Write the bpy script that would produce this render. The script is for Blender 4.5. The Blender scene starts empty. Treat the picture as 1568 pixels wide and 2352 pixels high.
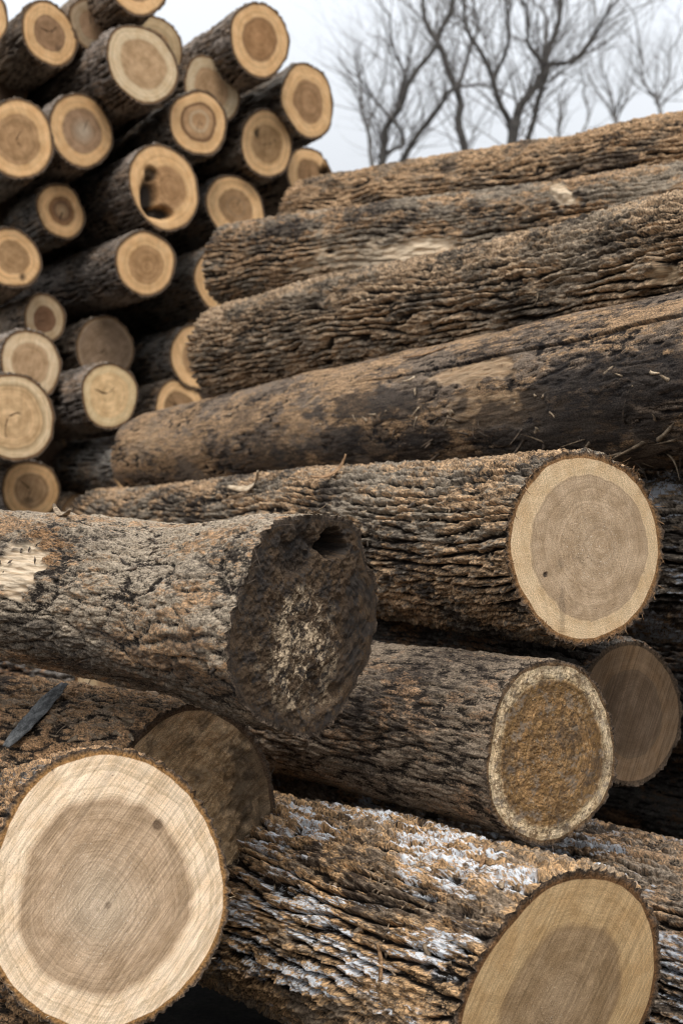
import bpy, math, random
import numpy as np
from mathutils import Vector, Matrix
R = math.radians
rng = np.random.RandomState(7)
scene = bpy.context.scene
COL = scene.collection

# ------------------------------------------------------------------ noise
_perm = rng.permutation(256).astype(np.int32)
_perm = np.concatenate([_perm, _perm, _perm])
_g = rng.normal(size=(256, 3)).astype(np.float32)
_g /= np.linalg.norm(_g, axis=1)[:, None]

def perlin(x, y, z, seed=0):
    x = np.asarray(x, np.float32) + seed * 17.31
    y = np.asarray(y, np.float32) + seed * 5.77
    z = np.asarray(z, np.float32) + seed * 9.13
    x, y, z = np.broadcast_arrays(x, y, z)
    xi = np.floor(x).astype(np.int32); yi = np.floor(y).astype(np.int32); zi = np.floor(z).astype(np.int32)
    xf = x - xi; yf = y - yi; zf = z - zi
    xi &= 255; yi &= 255; zi &= 255
    u = xf * xf * xf * (xf * (xf * 6 - 15) + 10)
    v = yf * yf * yf * (yf * (yf * 6 - 15) + 10)
    w = zf * zf * zf * (zf * (zf * 6 - 15) + 10)
    def gr(dx, dy, dz):
        hh = _perm[_perm[_perm[xi + dx] + yi + dy] + zi + dz]
        gg = _g[hh]
        return gg[..., 0] * (xf - dx) + gg[..., 1] * (yf - dy) + gg[..., 2] * (zf - dz)
    a = gr(0, 0, 0) * (1 - u) + gr(1, 0, 0) * u
    b = gr(0, 1, 0) * (1 - u) + gr(1, 1, 0) * u
    c = gr(0, 0, 1) * (1 - u) + gr(1, 0, 1) * u
    d = gr(0, 1, 1) * (1 - u) + gr(1, 1, 1) * u
    return ((a * (1 - v) + b * v) * (1 - w) + (c * (1 - v) + d * v) * w) * 1.5

def fbm(x, y, z, seed=0, oct=3, gain=.5):
    t = 0; a = 1
    for i in range(oct):
        t = t + a * perlin(x, y, z, seed + i * 3)
        x = x * 2.03; y = y * 2.03; z = z * 2.03; a *= gain
    return t

def sm(x, a, b):
    t = np.clip((x - a) / (b - a), 0, 1)
    return t * t * (3 - 2 * t)

# ------------------------------------------------------------------ camera
CAMZ = 1.5
F = 2352 / 2 / math.tan(R(20))          # focal length in units of the 1568 x 2352 reading grid
def at(u, v, d):
    return Vector(((u - 784) / F * d, d, CAMZ - (v - 1176) / F * d))

cam = bpy.data.cameras.new('camera'); camo = bpy.data.objects.new('camera', cam); COL.objects.link(camo)
camo.location = (0, 0, CAMZ); camo.rotation_euler = (R(90), 0, 0)
cam.sensor_fit = 'VERTICAL'; cam.sensor_height = 36; cam.sensor_width = 24
cam.lens = 18 / math.tan(R(20)); cam.clip_end = 2000; cam.clip_start = .05
cam.dof.use_dof = True; cam.dof.focus_distance = 3.3; cam.dof.aperture_fstop = 3.7
scene.camera = camo

# ------------------------------------------------------------------ node helpers
class NB:
    def __init__(s, name):
        s.m = bpy.data.materials.new(name); s.m.use_nodes = True
        s.t = s.m.node_tree; s.t.nodes.clear()
        s.out = s.t.nodes.new('ShaderNodeOutputMaterial')
        s.p = s.t.nodes.new('ShaderNodeBsdfPrincipled')
        s.t.links.new(s.p.outputs[0], s.out.inputs[0])
    def lk(s, a, b):
        if hasattr(a, 'links') or isinstance(a, bpy.types.NodeSocket): s.t.links.new(a, b)
        else:
            if b.type == 'RGBA' and len(a) == 3: a = (*a, 1)
            b.default_value = a
    def attr(s, name, vec=False):
        n = s.t.nodes.new('ShaderNodeAttribute'); n.attribute_name = name
        return n.outputs['Vector'] if vec else n.outputs['Fac']
    def noise(s, vec, scale, detail=4, rough=.6, dist=0):
        n = s.t.nodes.new('ShaderNodeTexNoise'); s.lk(vec, n.inputs['Vector'])
        n.inputs['Scale'].default_value = scale; n.inputs['Detail'].default_value = detail
        n.inputs['Roughness'].default_value = rough; n.inputs['Distortion'].default_value = dist
        return n.outputs['Fac']
    def map(s, vec, scale=(1, 1, 1), loc=(0, 0, 0), rot=(0, 0, 0)):
        n = s.t.nodes.new('ShaderNodeMapping'); s.lk(vec, n.inputs['Vector'])
        n.inputs['Scale'].default_value = scale; n.inputs['Location'].default_value = loc; n.inputs['Rotation'].default_value = rot
        return n.outputs[0]
    def math(s, op, a, b=0, c=None, clamp=False):
        n = s.t.nodes.new('ShaderNodeMath'); n.operation = op; n.use_clamp = clamp
        s.lk(a, n.inputs[0]); s.lk(b, n.inputs[1])
        if c is not None: s.lk(c, n.inputs[2])
        return n.outputs[0]
    def sm(s, x, a, b, lo=0., hi=1.):
        n = s.t.nodes.new('ShaderNodeMapRange'); n.interpolation_type = 'SMOOTHSTEP'
        s.lk(x, n.inputs[0]); n.inputs[1].default_value = a; n.inputs[2].default_value = b
        n.inputs[3].default_value = lo; n.inputs[4].default_value = hi
        return n.outputs[0]
    def mix(s, f, a, b, mode='MIX'):
        n = s.t.nodes.new('ShaderNodeMix'); n.data_type = 'RGBA'; n.blend_type = mode
        s.lk(f, n.inputs[0]); s.lk(a, n.inputs[6]); s.lk(b, n.inputs[7])
        return n.outputs[2]
    def comb(s, x, y, z):
        n = s.t.nodes.new('ShaderNodeCombineXYZ'); s.lk(x, n.inputs[0]); s.lk(y, n.inputs[1]); s.lk(z, n.inputs[2])
        return n.outputs[0]
    def sep(s, v):
        n = s.t.nodes.new('ShaderNodeSeparateXYZ'); s.lk(v, n.inputs[0]); return n.outputs
    def bump(s, h, strength, dist, prev=None):
        n = s.t.nodes.new('ShaderNodeBump'); n.inputs['Strength'].default_value = strength
        n.inputs['Distance'].default_value = dist; s.lk(h, n.inputs['Height'])
        if prev is not None: s.lk(prev, n.inputs['Normal'])
        return n.outputs[0]
    def fin(s, col, normal=None, rough=.9, spec=.25):
        s.lk(col, s.p.inputs['Base Color'])
        if normal is not None: s.lk(normal, s.p.inputs['Normal'])
        s.lk(rough, s.p.inputs['Roughness']); s.p.inputs['Specular IOR Level'].default_value = spec
        return s.m

def bark_mat(name, dark=(.045, .037, .031), grey=(.19, .17, .15), orange=(.27, .145, .07), furrow=(.022, .016, .012),
             oa=.8, othr=.52, white=0., wcol=(.80, .82, .85), stretch=.22, scar=(.62, .46, .29), gthr=.47, seed=0, fine=1., tint=1., wthr=.56):
    b = NB(name); P = b.attr('lp', True); h = b.attr('h')
    off = (seed * 3.1, seed * 1.7, seed * .9)
    Ps = b.map(P, (1, 1, stretch), off); Pf = b.map(P, (1, 1, .6), off)
    nA = b.noise(Ps, 85, 7, .78); nB_ = b.noise(Pf, 260 * fine, 5, .7); nC = b.noise(b.map(P, (1, 1, .5), off), 5, 3, .5)
    nD = b.noise(b.map(P, (1, 1, .30), (seed + 4, 2, 1)), 62, 7, .8); nE = b.noise(b.map(P, (1, 1, .45), (seed, 5, 8)), 7, 4, .6)
    g = b.math('MULTIPLY_ADD', b.math('SUBTRACT', nC, .5), .7, nA)
    col = b.mix(b.sm(g, gthr - .1, gthr + .13), dark, grey)
    o = b.math('MULTIPLY_ADD', b.math('SUBTRACT', nE, .5), 1.0, nD)
    hn = b.math('MULTIPLY_ADD', b.math('SUBTRACT', nB_, .5), .75, h)
    om = b.math('MULTIPLY', b.sm(o, othr - .02, othr + .06), b.sm(hn, .38, .62, 0, oa))
    om = b.math('MULTIPLY', om, b.sm(nB_, .36, .52))
    col = b.mix(om, col, b.mix(b.sm(nA, .40, .60), tuple(c * .5 for c in orange), tuple(c * 1.3 for c in orange)))
    col = b.mix(b.sm(hn, .28, .60), furrow, col)
    nv = b.sm(nB_, .3, .7, .38, 1.95)
    col = b.mix(1., col, b.comb(nv, nv, nv), 'MULTIPLY')
    if white:
        w = b.math('ADD', b.noise(b.map(P, (1, 1, .16), (seed + 9, 3, 3)), 44, 6, .7), b.math('MULTIPLY', b.math('SUBTRACT', nE, .5), .6))
        wf = b.sm(b.noise(b.map(Pf, (1, 1, .8)), 150, 5, .85), .44, .52)
        wm = b.math('MULTIPLY', b.math('MULTIPLY', b.sm(w, wthr, wthr + .05), wf), b.math('MULTIPLY', b.sm(b.attr('m1'), .2, .7, 0, white), b.sm(hn, .12, .35)))
        col = b.mix(wm, col, wcol)
    st = b.noise(b.map(P, (1, 1, .06), off), 160, 4, .6)
    sc = b.mix(b.sm(st, .3, .6), tuple(c * k for c, k in zip(scar, (.68, .6, .52))), scar)
    m2 = b.attr('m2')
    col = b.mix(m2, col, sc)
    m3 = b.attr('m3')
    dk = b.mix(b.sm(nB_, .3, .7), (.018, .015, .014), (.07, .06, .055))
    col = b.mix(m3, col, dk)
    if tint != 1.: col = b.mix(1., col, (tint, tint, tint), 'MULTIPLY')
    hh = b.math('ADD', b.math('MULTIPLY', nA, .6), b.math('MULTIPLY', nB_, .5))
    nrm = b.bump(hh, 1., .011)
    return b.fin(col, nrm, .92, .12)

def face_mat(name, sap=(.68, .52, .33), heart=(.42, .28, .165), h0=.6, hs=.03, bark=(.30, .16, .07), Rm=.24, ring=.25, rings=1.,
             saw=0., sawang=0., sawf=1., core=None, grain=.3, dirt=0., dirtcol=(.05, .04, .035), patch=None, band=None, seed=0, bumpd=.002, specks=0., chips=None):
    b = NB(name); fp = b.attr('fp', True); rn = b.attr('rn'); md = b.attr('md')
    o = (seed * 2.3, seed * 1.1, seed)
    n1 = b.noise(b.map(fp, (1, 1, 1), o), 9, 3, .55)
    rw = b.math('MULTIPLY_ADD', b.math('SUBTRACT', n1, .5), .15, b.math('MULTIPLY_ADD', b.math('SUBTRACT', b.noise(b.map(fp, (1, 1, 1), o), 34, 3, .6), .5), .02, rn))
    hm = b.sm(rw, h0 - hs * 1.3, h0 + hs * 1.3)
    n6 = b.noise(b.map(fp, (1, 1, 1), (seed * 1.9, 4, 6)), 16, 5, .65)
    heart2 = b.mix(b.sm(n6, .35, .68), tuple(c * k for c, k in zip(heart, (.80, .76, .70))), tuple(c * 1.14 for c in heart))
    sap2 = b.mix(b.sm(n6, .32, .65), tuple(c * k for c, k in zip(sap, (.86, .80, .72))), sap)
    col = b.mix(hm, heart2, sap2)
    if band:   # (position, width, colour, strength)
        for (bp, bw, bc, bs) in band:
            d = b.math('ABSOLUTE', b.math('SUBTRACT', rw, bp))
            col = b.mix(b.sm(d, 0, bw, bs, 0), col, bc)
    if core:
        col = b.mix(b.sm(rw, 0, h0 * .75, core[3], 0), col, core[:3])
    # annual rings: irregular 1-D noise over the radius
    r_ = b.math('MULTIPLY', rw, 260 * Rm * rings)
    rv = b.comb(r_, b.math('MULTIPLY', n1, 1.2), seed * 1.)
    rg = b.noise(rv, 1., 2, .6)
    rr = b.sm(rg, .3, .7, 1 - ring, 1 + ring * .55)
    col = b.mix(1., col, b.comb(rr, rr, b.math('POWER', rr, 1.15)), 'MULTIPLY')
    # saw marks and fibre grain
    fr = b.map(fp, (1, 1, 1), (0, 0, 0), (0, 0, R(sawang)))
    sx = b.sep(fr)
    sv = b.comb(b.math('MULTIPLY', sx[0], 170 * sawf), b.math('MULTIPLY', sx[1], 3), seed * .7)
    sg = b.noise(sv, 1., 4, .75)
    if saw:
        ss = b.sm(sg, .3, .68, 1 - saw, 1 + saw * .4)
        col = b.mix(1., col, b.comb(ss, ss, ss), 'MULTIPLY')
    gn = b.noise(b.map(fp, (1, 1, 1), o, ), 330, 3, .7)
    gg = b.sm(gn, .3, .72, 1 - grain, 1 + grain * .5)
    col = b.mix(1., col, b.comb(gg, gg, gg), 'MULTIPLY')
    if specks:
        sp = b.noise(b.map(fp, (1, 1, 1), (seed, 3, 3)), 210, 2, .5)
        col = b.mix(b.sm(sp, .66, .72, 0, specks), col, (.16, .10, .06))
        sp2 = b.noise(b.map(fp, (1, 1, 1), (seed, 7, 3)), 240, 2, .5)
        col = b.mix(b.math('MULTIPLY', b.sm(sp2, .65, .7, 0, specks), b.sm(rn, .35, .6, 1, .0)), col, (.78, .68, .55))
    if patch:   # list of (colour, scale, threshold, strength, anisotropy)
        for k, (pc, ps, pt, pst) in enumerate(patch):
            pn = b.noise(b.map(fp, (1, 1, 1), (seed + k * 4, k * 7 + 1, 2)), ps, 6, .75)
            col = b.mix(b.sm(pn, pt - .03, pt + .05, 0, pst), col, pc)
    if dirt:
        dn = b.noise(b.map(fp, (1, 1, 1), (seed + 1, 9, 4)), 12, 6, .7)
        col = b.mix(b.sm(dn, .5, .62, 0, dirt), col, dirtcol)
    if chips:
        cn = b.noise(b.map(b.map(fp, (1, 1, 1), (0, 0, 0), (0, 0, R(-38))), (1, .4, 1), (seed, 1, 2)), 95, 6, .8); cf = b.noise(fp, 14, 3, .6)
        cm = b.math('MULTIPLY', b.attr('mp'), b.sm(b.math('MULTIPLY_ADD', b.math('SUBTRACT', cf, .5), .6, cn), .48, .58))
        col = b.mix(cm, col, b.mix(b.sm(gn, .4, .6), tuple(c * .5 for c in chips), chips))
    col = b.mix(md, col, b.mix(b.sm(gn, .3, .7), tuple(c * .4 for c in dirtcol), dirtcol))
    bn = b.noise(b.map(fp, (1, 1, 1), o), 190, 4, .7)
    bk = b.mix(b.sm(bn, .35, .65), tuple(c * .3 for c in bark), bark)
    bk = b.mix(b.sm(rn, 1.02, 1.11), bk, b.mix(b.sm(bn, .4, .6), (.035, .026, .02), (.13, .09, .06)))
    edge = b.math('MULTIPLY_ADD', b.math('SUBTRACT', bn, .5), .02, rn)
    col = b.mix(b.sm(edge, .992, 1.004), col, bk)
    hgt = b.math('ADD', b.math('MULTIPLY', sg, saw * 2), b.math('ADD', b.math('MULTIPLY', rg, ring), b.math('MULTIPLY', gn, .7)))
    nrm = b.bump(hgt, .6, bumpd)
    return b.fin(col, nrm, .85, .2)

# ------------------------------------------------------------------ mesh helpers
def grid_faces(n, m, wrap=True):
    i = np.arange(n - 1)[:, None]; j = np.arange(m if wrap else m - 1)[None, :]
    j2 = (j + 1) % m
    a = i * m + j; b = i * m + j2; c = (i + 1) * m + j2; d = (i + 1) * m + j
    return np.stack([a, b, c, d], -1).reshape(-1, 4)

def make_mesh(name, co, faces, mat, attrs=None, parent=None, smooth=True):
    me = bpy.data.meshes.new(name)
    co = np.ascontiguousarray(co, np.float32).reshape(-1, 3)
    nf = len(faces)
    me.vertices.add(len(co)); me.vertices.foreach_set('co', co.ravel())
    if isinstance(faces, np.ndarray):
        k = faces.shape[1]
        me.loops.add(nf * k); me.loops.foreach_set('vertex_index', faces.astype(np.int32).ravel())
        me.polygons.add(nf); me.polygons.foreach_set('loop_start', np.arange(0, nf * k, k, dtype=np.int32))
    else:
        tot = sum(len(f) for f in faces); me.loops.add(tot)
        me.loops.foreach_set('vertex_index', [i for f in faces for i in f])
        me.polygons.add(nf); st = np.cumsum([0] + [len(f) for f in faces[:-1]]).astype(np.int32)
        me.polygons.foreach_set('loop_start', st)
    me.update(calc_edges=True)
    if smooth: me.polygons.foreach_set('use_smooth', np.ones(nf, bool))
    for k, v in (attrs or {}).items():
        v = np.asarray(v, np.float32)
        if v.ndim >= 2 and v.shape[-1] == 3:
            a = me.attributes.new(k, 'FLOAT_VECTOR', 'POINT'); a.data.foreach_set('vector', v.ravel())
        else:
            a = me.attributes.new(k, 'FLOAT', 'POINT'); a.data.foreach_set('value', v.ravel())
    me.materials.append(mat)
    o = bpy.data.objects.new(name, me); COL.objects.link(o)
    if parent is not None: o.parent = parent
    return o

def tag(o, label, cat, group=None, kind=None):
    if label: o['label'] = label
    if cat: o['category'] = cat
    if group: o['group'] = group
    if kind: o['kind'] = kind

# ------------------------------------------------------------------ bark relief
def relief(X, Y, Z, style, f, seed):
    """returns (height 0..1, displacement in amp units)"""
    if style == 'ridged':
        R0 = float(np.sqrt(X.flat[0] ** 2 + Y.flat[0] ** 2))
        A = np.arctan2(Y, X)
        lam = .66 / f
        N = max(8, round(2 * math.pi * R0 / lam))
        w = perlin(X * 7, Y * 7, Z * 1.6, seed + 40) * 1.5 + perlin(X * 20, Y * 20, Z * 4, seed + 41) * .75 + perlin(X * 60, Y * 60, Z * 26, seed + 42) * .2
        ph = A * N / (2 * math.pi) + w
        r0 = np.abs(np.sin(ph * math.pi))
        n1 = perlin(X * f * .8 + w * .05, Y * f * .8, Z * f * .11, seed)
        n2 = perlin(X * f * 1.9, Y * f * 1.9, Z * f * .30, seed + 1)
        n3 = perlin(X * f * 1.3, Y * f * 1.3, Z * f * 1.2, seed + 2)
        n4 = fbm(X * f * 3., Y * f * 3., Z * f * 1.4, seed + 3, 3, .62)
        n5 = perlin(X * f * .5, Y * f * .5, Z * f * .2, seed + 5)
        r0 = 1 - (1 - r0) * sm(n5, -.6, -.05)
        r1 = np.clip(np.abs(n1) * 5., 0, 1) ** .8
        r2 = np.clip(np.abs(n2) * 4., 0, 1)
        r3 = np.clip(np.abs(n3) * 5., 0, 1)
        h = np.clip(r0 * 1.35, 0, 1) * (.5 + .5 * r1) * (.74 + .26 * r2) * (.8 + .2 * r3) + n4 * .24 + .02
        return h, (h - .58) * 1.7
    if style == 'rough':
        X2 = X + perlin(X * 14, Y * 14, Z * 8, seed + 40) * .012; Y2 = Y + perlin(X * 14, Y * 14, Z * 8, seed + 41) * .012
        n1 = perlin(X2 * f, Y2 * f, Z * f * .32, seed)
        n2 = perlin(X2 * f * 2, Y2 * f * 2, Z * f * .8, seed + 1)
        n3 = fbm(X * f * 4, Y * f * 4, Z * f * 2, seed + 3, 3, .6)
        n0 = perlin(X * f * .35, Y * f * .35, Z * f * .2, seed + 6)
        r1 = np.clip(np.abs(n1) * 4.2, 0, 1)
        r2 = np.clip(np.abs(n2) * 4, 0, 1)
        k = sm(n0, -.3, .25)
        h = (.35 + .65 * r1) * (.6 + .4 * r2) * (.55 + .45 * k) + n3 * .25 + .1
        return h, h - .5 + n0 * .5
    if style == 'smooth':
        n1 = fbm(X * 9, Y * 9, Z * 4, seed, 3)
        n2 = fbm(X * 45, Y * 45, Z * 22, seed + 3, 3, .6)
        n3 = perlin(X * 28, Y * 28, Z * 6, seed + 7)
        k = sm(fbm(X * 7, Y * 7, Z * 3, seed + 9, 2), -.25, .25)
        n5 = perlin(X * 70, Y * 70, Z * 30, seed + 8)
        pit = sm(-n5, .22, .5) * k
        lump = np.clip(np.abs(n3) * 3.5, 0, 1)
        h = .75 + n2 * .25 * (.3 + .7 * k) - pit * .3 - (1 - lump) * .4 * k
        return h, (h - .6) * 1.1 + n1 * .5
    if style == 'fibrous':
        n1 = perlin(X * f, Y * f, Z * f * .2, seed)
        n2 = perlin(X * f * 2.2, Y * f * 2.2, Z * f * .3, seed + 1)
        n3 = fbm(X * f * 4, Y * f * 4, Z * f * 1., seed + 3, 3, .6)
        n4 = perlin(X * f * .8, Y * f * .8, Z * f * .8, seed + 5)
        r1 = np.clip(np.abs(n1) * 4, 0, 1); r2 = np.clip(np.abs(n2) * 3.5, 0, 1)
        k = sm(n4, -.25, .3)
        h = (.4 + .6 * r1) * (.6 + .4 * r2) * (.65 + .35 * k) + n3 * .28 + .05
        return h, h - .5

class Log:
    """one felled log: an empty at its near end carrying bark and two sawn faces"""
    def __init__(s, name, label, near, far, r0, r1=None, style='ridged', amp=.008, f=26., seed=0, bmat=None, fmat=None,
                 res=1., tilt=(0, 0), oval=.03, bend=.012, flare=0., flare_len=.3, wood=.011, group=None, marks=(), cat='log',
                 face_disp=.0006, face_rough=None, face_marks=(), pith=(0, 0), lum=.02, ripple=.0, zbend=None, farmat=None,
                 bump_marks=(), facef=30, ovphi=None, checks=(), clipz=None, swell=()):
        s.near, s.far = Vector(near), Vector(far)
        a = (s.far - s.near); s.L = a.length; a.normalize()
        x = -(a.cross(Vector((0, 0, 1)))).normalized(); y = a.cross(x).normalized()
        s.M = Matrix((x, y, a)).transposed()
        s.r0, s.r1 = r0, (r1 if r1 else r0 * .9); s.seed = seed
        s.flare, s.flare_len, s.tilt, s.oval, s.bend, s.lum = flare, flare_len, tilt, oval, bend, lum
        if style == 'ridged': amp = amp * 1.35
        s.style, s.amp, s.f, s.zbend, s.swell = style, amp, f, zbend, swell
        s.ovphi = ovphi if ovphi is not None else -seed * .65
        e = bpy.data.objects.new(name, None); COL.objects.link(e)
        e.empty_display_size = .1
        e.matrix_world = Matrix.Translation(s.near) @ s.M.to_4x4()
        tag(e, label, cat, group); s.e = e
        # lengthwise stations, spacing proportional to distance from the camera
        zs = [0.]
        while zs[-1] < s.L:
            d = max(.8, (s.near + a * zs[-1]).y)
            view = Vector((s.near + a * zs[-1] - Vector((0, 0, CAMZ)))).normalized()
            fs = max(.35, math.sqrt(max(0., 1 - view.dot(a) ** 2)))
            stp = d / F * 2.3 * 1.35 / fs / res
            zs.append(zs[-1] + stp)
        zs = np.array(zs, np.float32); zs *= s.L / zs[-1]
        # angular stations, dense where the log faces outwards
        dmin = max(.8, min(s.near.y, s.far.y)); dn = max(dmin, s.near.y * .6)
        nt = int(2 * math.pi * r0 / (dn / F * 2.3 * 1.15 / res))
        tt = np.linspace(-math.pi, math.pi, 2001)
        w = .3 + .7 * (sm(tt, R(-135), R(-95)) * (1 - sm(tt, R(125), R(160))))
        cw = np.concatenate([[0], np.cumsum((w[1:] + w[:-1]) / 2)]); tot = cw[-1]
        nt = max(48, int(nt * tot / 2000))
        th = np.interp(np.arange(nt) / nt * tot, cw, tt).astype(np.float32)
        s.th = th
        TH, ZZ = np.meshgrid(th, zs)
        Rb = s.radius(TH, ZZ)
        X = np.cos(TH) * s.r0; Y = np.sin(TH) * s.r0
        h, dsp = relief(X, Y, ZZ, style, f, seed)
        m1 = np.ones_like(h); m2 = np.zeros_like(h); m3 = np.zeros_like(h)
        for mk in marks:
            kind, tc, zc, st, sz = mk[:5]; soft = mk[5] if len(mk) > 5 else .5; strength = mk[6] if len(mk) > 6 else 1.
            rot = mk[7] if len(mk) > 7 else 0.
            dt = (TH - tc) * s.r0; dz = ZZ - zc
            cr, sr = math.cos(rot), math.sin(rot)
            a1 = (dt * cr + dz * sr) / st; a2 = (-dt * sr + dz * cr) / sz
            q = np.sqrt(a1 ** 2 + a2 ** 2) + fbm(X * 22, Y * 22, ZZ * 9, seed + 60, 3) * .6 * soft
            mm = (1 - sm(q, .75, 1.05)) * strength
            if kind == 'scar': m2 = np.maximum(m2, mm); fb_ = fbm(X * 55, Y * 55, ZZ * 12, seed + 61, 3); dsp = dsp * (1 - mm) + mm * (-.55 + .55 * fb_); h = h * (1 - mm) + (.8 + fb_ * .4) * mm
            if kind == 'dark': m3 = np.maximum(m3, mm)  # dark marks carry grime and shade painted onto lower flanks
            if kind == 'bare': dsp = dsp * (1 - mm) + mm * (-.45); h = h * (1 - mm) + .6 * mm
            if kind == 'crack': dsp = dsp - mm * 2.2; m3 = np.maximum(m3, mm)
            if kind == 'm1': m1 = m1 * (1 - mm)
            if kind == 'bump': dsp = dsp + mm * 3.
        s.m1n = None
        m1 = m1 * sm(fbm(X * 4, Y * 4, ZZ * 2.5, seed + 80, 2), -.35, .1)
        ek = np.exp(-(ZZ / .016) ** 2)
        dsp = dsp * (1 - .66 * ek) + ek * .25 * fbm(X * 90, Y * 90, 0 * X, seed + 91, 2); m1 = m1 * (1 - np.exp(-(ZZ / .03) ** 2))
        rad = Rb + dsp * amp
        cx, cy = s.centre(ZZ)
        x_ = np.cos(TH) * rad + cx; y_ = np.sin(TH) * rad + cy
        fall = 1 - sm(ZZ, 0, .5)
        zsh = (tilt[0] * x_ + tilt[1] * y_) * fall
        edge = np.exp(-ZZ / .012)
        jag = (fbm(X * 70, Y * 70, 0 * X, seed + 90, 3)) * .011 * edge
        z_ = ZZ + zsh + jag
        lp = np.stack([X, Y, ZZ], -1)
        co = np.stack([x_, y_, z_], -1)
        s.rim = co[0]; 
        make_mesh('bark', co, grid_faces(len(zs), nt)[:, ::-1], bmat,
                  dict(lp=lp, h=np.clip(h, 0, 1), m1=m1, m2=m2, m3=m3), e)
        s.face(co[0], th, fmat, 0, res, wood, face_disp, face_rough, face_marks, pith, True, facef, checks)
        s.face(co[-1], th, farmat or fmat, s.L, .2, wood, face_disp, face_rough, (), (0, 0), False, facef)
    def radius(s, TH, Z):
        t = Z / s.L
        r = s.r0 + (s.r1 - s.r0) * t
        r = r + s.flare * np.exp(-(Z / s.flare_len) ** 2) * (1 + .35 * np.cos(2 * TH + s.seed) + .2 * np.cos(3 * TH - s.seed))
        sd = s.seed
        r = r * (1 + s.oval * np.cos(2 * (TH - s.ovphi)) + s.oval * .5 * np.cos(3 * TH + sd * 2.1) + s.oval * .25 * np.cos(5 * TH + sd)
                 + s.lum * perlin(np.cos(TH) * 1.3, np.sin(TH) * 1.3, Z * 2.2, sd + 33))
        for (zc, wz, tc, wt, a) in s.swell:
            dt = np.angle(np.exp(1j * (TH - tc)))
            r = r + a * np.exp(-((Z - zc) / wz) ** 2) * np.exp(-(dt / wt) ** 2)
        return r.astype(np.float32)
    def centre(s, Z):
        t = Z / s.L; e = np.sin(np.pi * np.clip(t, 0, 1))
        cx = s.bend * e * np.sin(Z * 2.1 + s.seed); cy = s.bend * e * np.cos(Z * 1.7 + s.seed * 2)
        if s.zbend: cx = cx + s.zbend[0] * e; cy = cy + s.zbend[1] * e
        return cx, cy
    def face(s, rim, th, mat, zc, res, wood, fd, frough, fmarks, pith, near, facef, checks=()):
        nt = len(th); rr = s.r0 if near else s.r1
        d = max(.8, (s.near if near else s.far).y)
        nr = max(8, int(rr / (d / F * 2.3 * 1.25 / max(.25, res))))
        Z0 = np.full(nt, zc, np.float32)
        cx, cy = s.centre(Z0)
        rw = s.radius(th, Z0) - wood - s.amp * .38 + perlin(np.cos(th) * 6, np.sin(th) * 6, Z0, s.seed) * .003
        wx = np.cos(th) * rw + cx; wy = np.sin(th) * rw + cy
        fr = np.linspace(0.004, 1, nr) ** .9
        px = pith[0] * rr; py = pith[1] * rr
        X = px + fr[:, None] * (wx - px)[None]; Y = py + fr[:, None] * (wy - py)[None]
        RN = np.repeat(fr[:, None], nt, 1)
        # bark ring out to the displaced rim
        for k in (.35, .75, 1.0):
            X = np.vstack([X, (wx + (rim[:, 0] - wx) * k)[None]]); Y = np.vstack([Y, (wy + (rim[:, 1] - wy) * k)[None]])
            RN = np.vstack([RN, np.full((1, nt), 1 + .12 * k)])
        sgn = 1 if near else 0
        Z = zc + (s.tilt[0] * X + s.tilt[1] * Y) * sgn
        Zn = fbm(X * facef, Y * facef, 0 * X, s.seed + 70, 3, .6) * fd
        if frough: Zn = Zn + fbm(X * frough[1], Y * frough[1], X * 0, s.seed + 75, 4, .65) * frough[0]
        md = np.zeros_like(X); mp = np.zeros_like(X)
        for (mx, my, sx, sy, depth, dark, soft) in fmarks:
            q = np.sqrt(((X / rr - mx) / sx) ** 2 + ((Y / rr - my) / sy) ** 2) + fbm(X * 20, Y * 20, X * 0, s.seed + 50, 3) * .5 * soft
            mm = 1 - sm(q, .55, 1.1)
            Zn = Zn + mm * depth; md = np.maximum(md, mm * dark); mp = np.maximum(mp, mm * max(0, -dark))
        for (ca, c0, c1, cw) in checks:
            dx = X - px; dy = Y - py; rr_ = np.hypot(dx, dy) / rr
            da = np.angle(np.exp(1j * (np.arctan2(dy, dx) - ca - .25 * perlin(rr_ * 5, rr_ * 0, rr_ * 0 + ca, s.seed))))
            wd = cw * np.clip(1 - (rr_ - c0) / (c1 - c0), 0, 1) * sm(rr_, 0, .05 + c0)
            mm = (np.abs(da) * rr_ * rr < wd) * 1.
            Zn = Zn + mm * .006; md = np.maximum(md, mm * .8)
        k = np.clip((1 - RN) * 12, 0, 1); k[RN > 1] = 0
        Z = Z + Zn * np.clip(k + .0, 0, 1)
        jz = rim[:, 2]
        Z[-1] = jz if near else jz
        Z[-2] = Z[-2] * .4 + jz * .6 ; Z[-3] = Z[-3] * .8 + jz * .2
        co = np.stack([X, Y, Z], -1).reshape(-1, 3)
        fa = grid_faces(len(X), nt)
        c0 = len(co); co = np.vstack([co, [[px, py, co[:nt, 2].mean()]]])
        j = np.arange(nt); tri = np.stack([j, (j + 1) % nt, np.full(nt, c0)], -1)
        quads = fa if near else fa[:, ::-1]
        # near face must look towards -z
        q2 = [tuple(r) for r in quads.tolist()]
        t2 = [tuple(r[::-1]) if near else tuple(r) for r in tri.tolist()]
        fp = np.stack([co[:, 0], co[:, 1], 0 * co[:, 0]], -1)
        rn = np.append(RN.ravel(), 0); mdv = np.append(md.ravel(), md[0].mean())
        make_mesh('cut_face', co, q2 + t2, mat, dict(fp=fp, rn=rn, md=mdv, mp=np.append(mp.ravel(), 0)), s.e)
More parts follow.
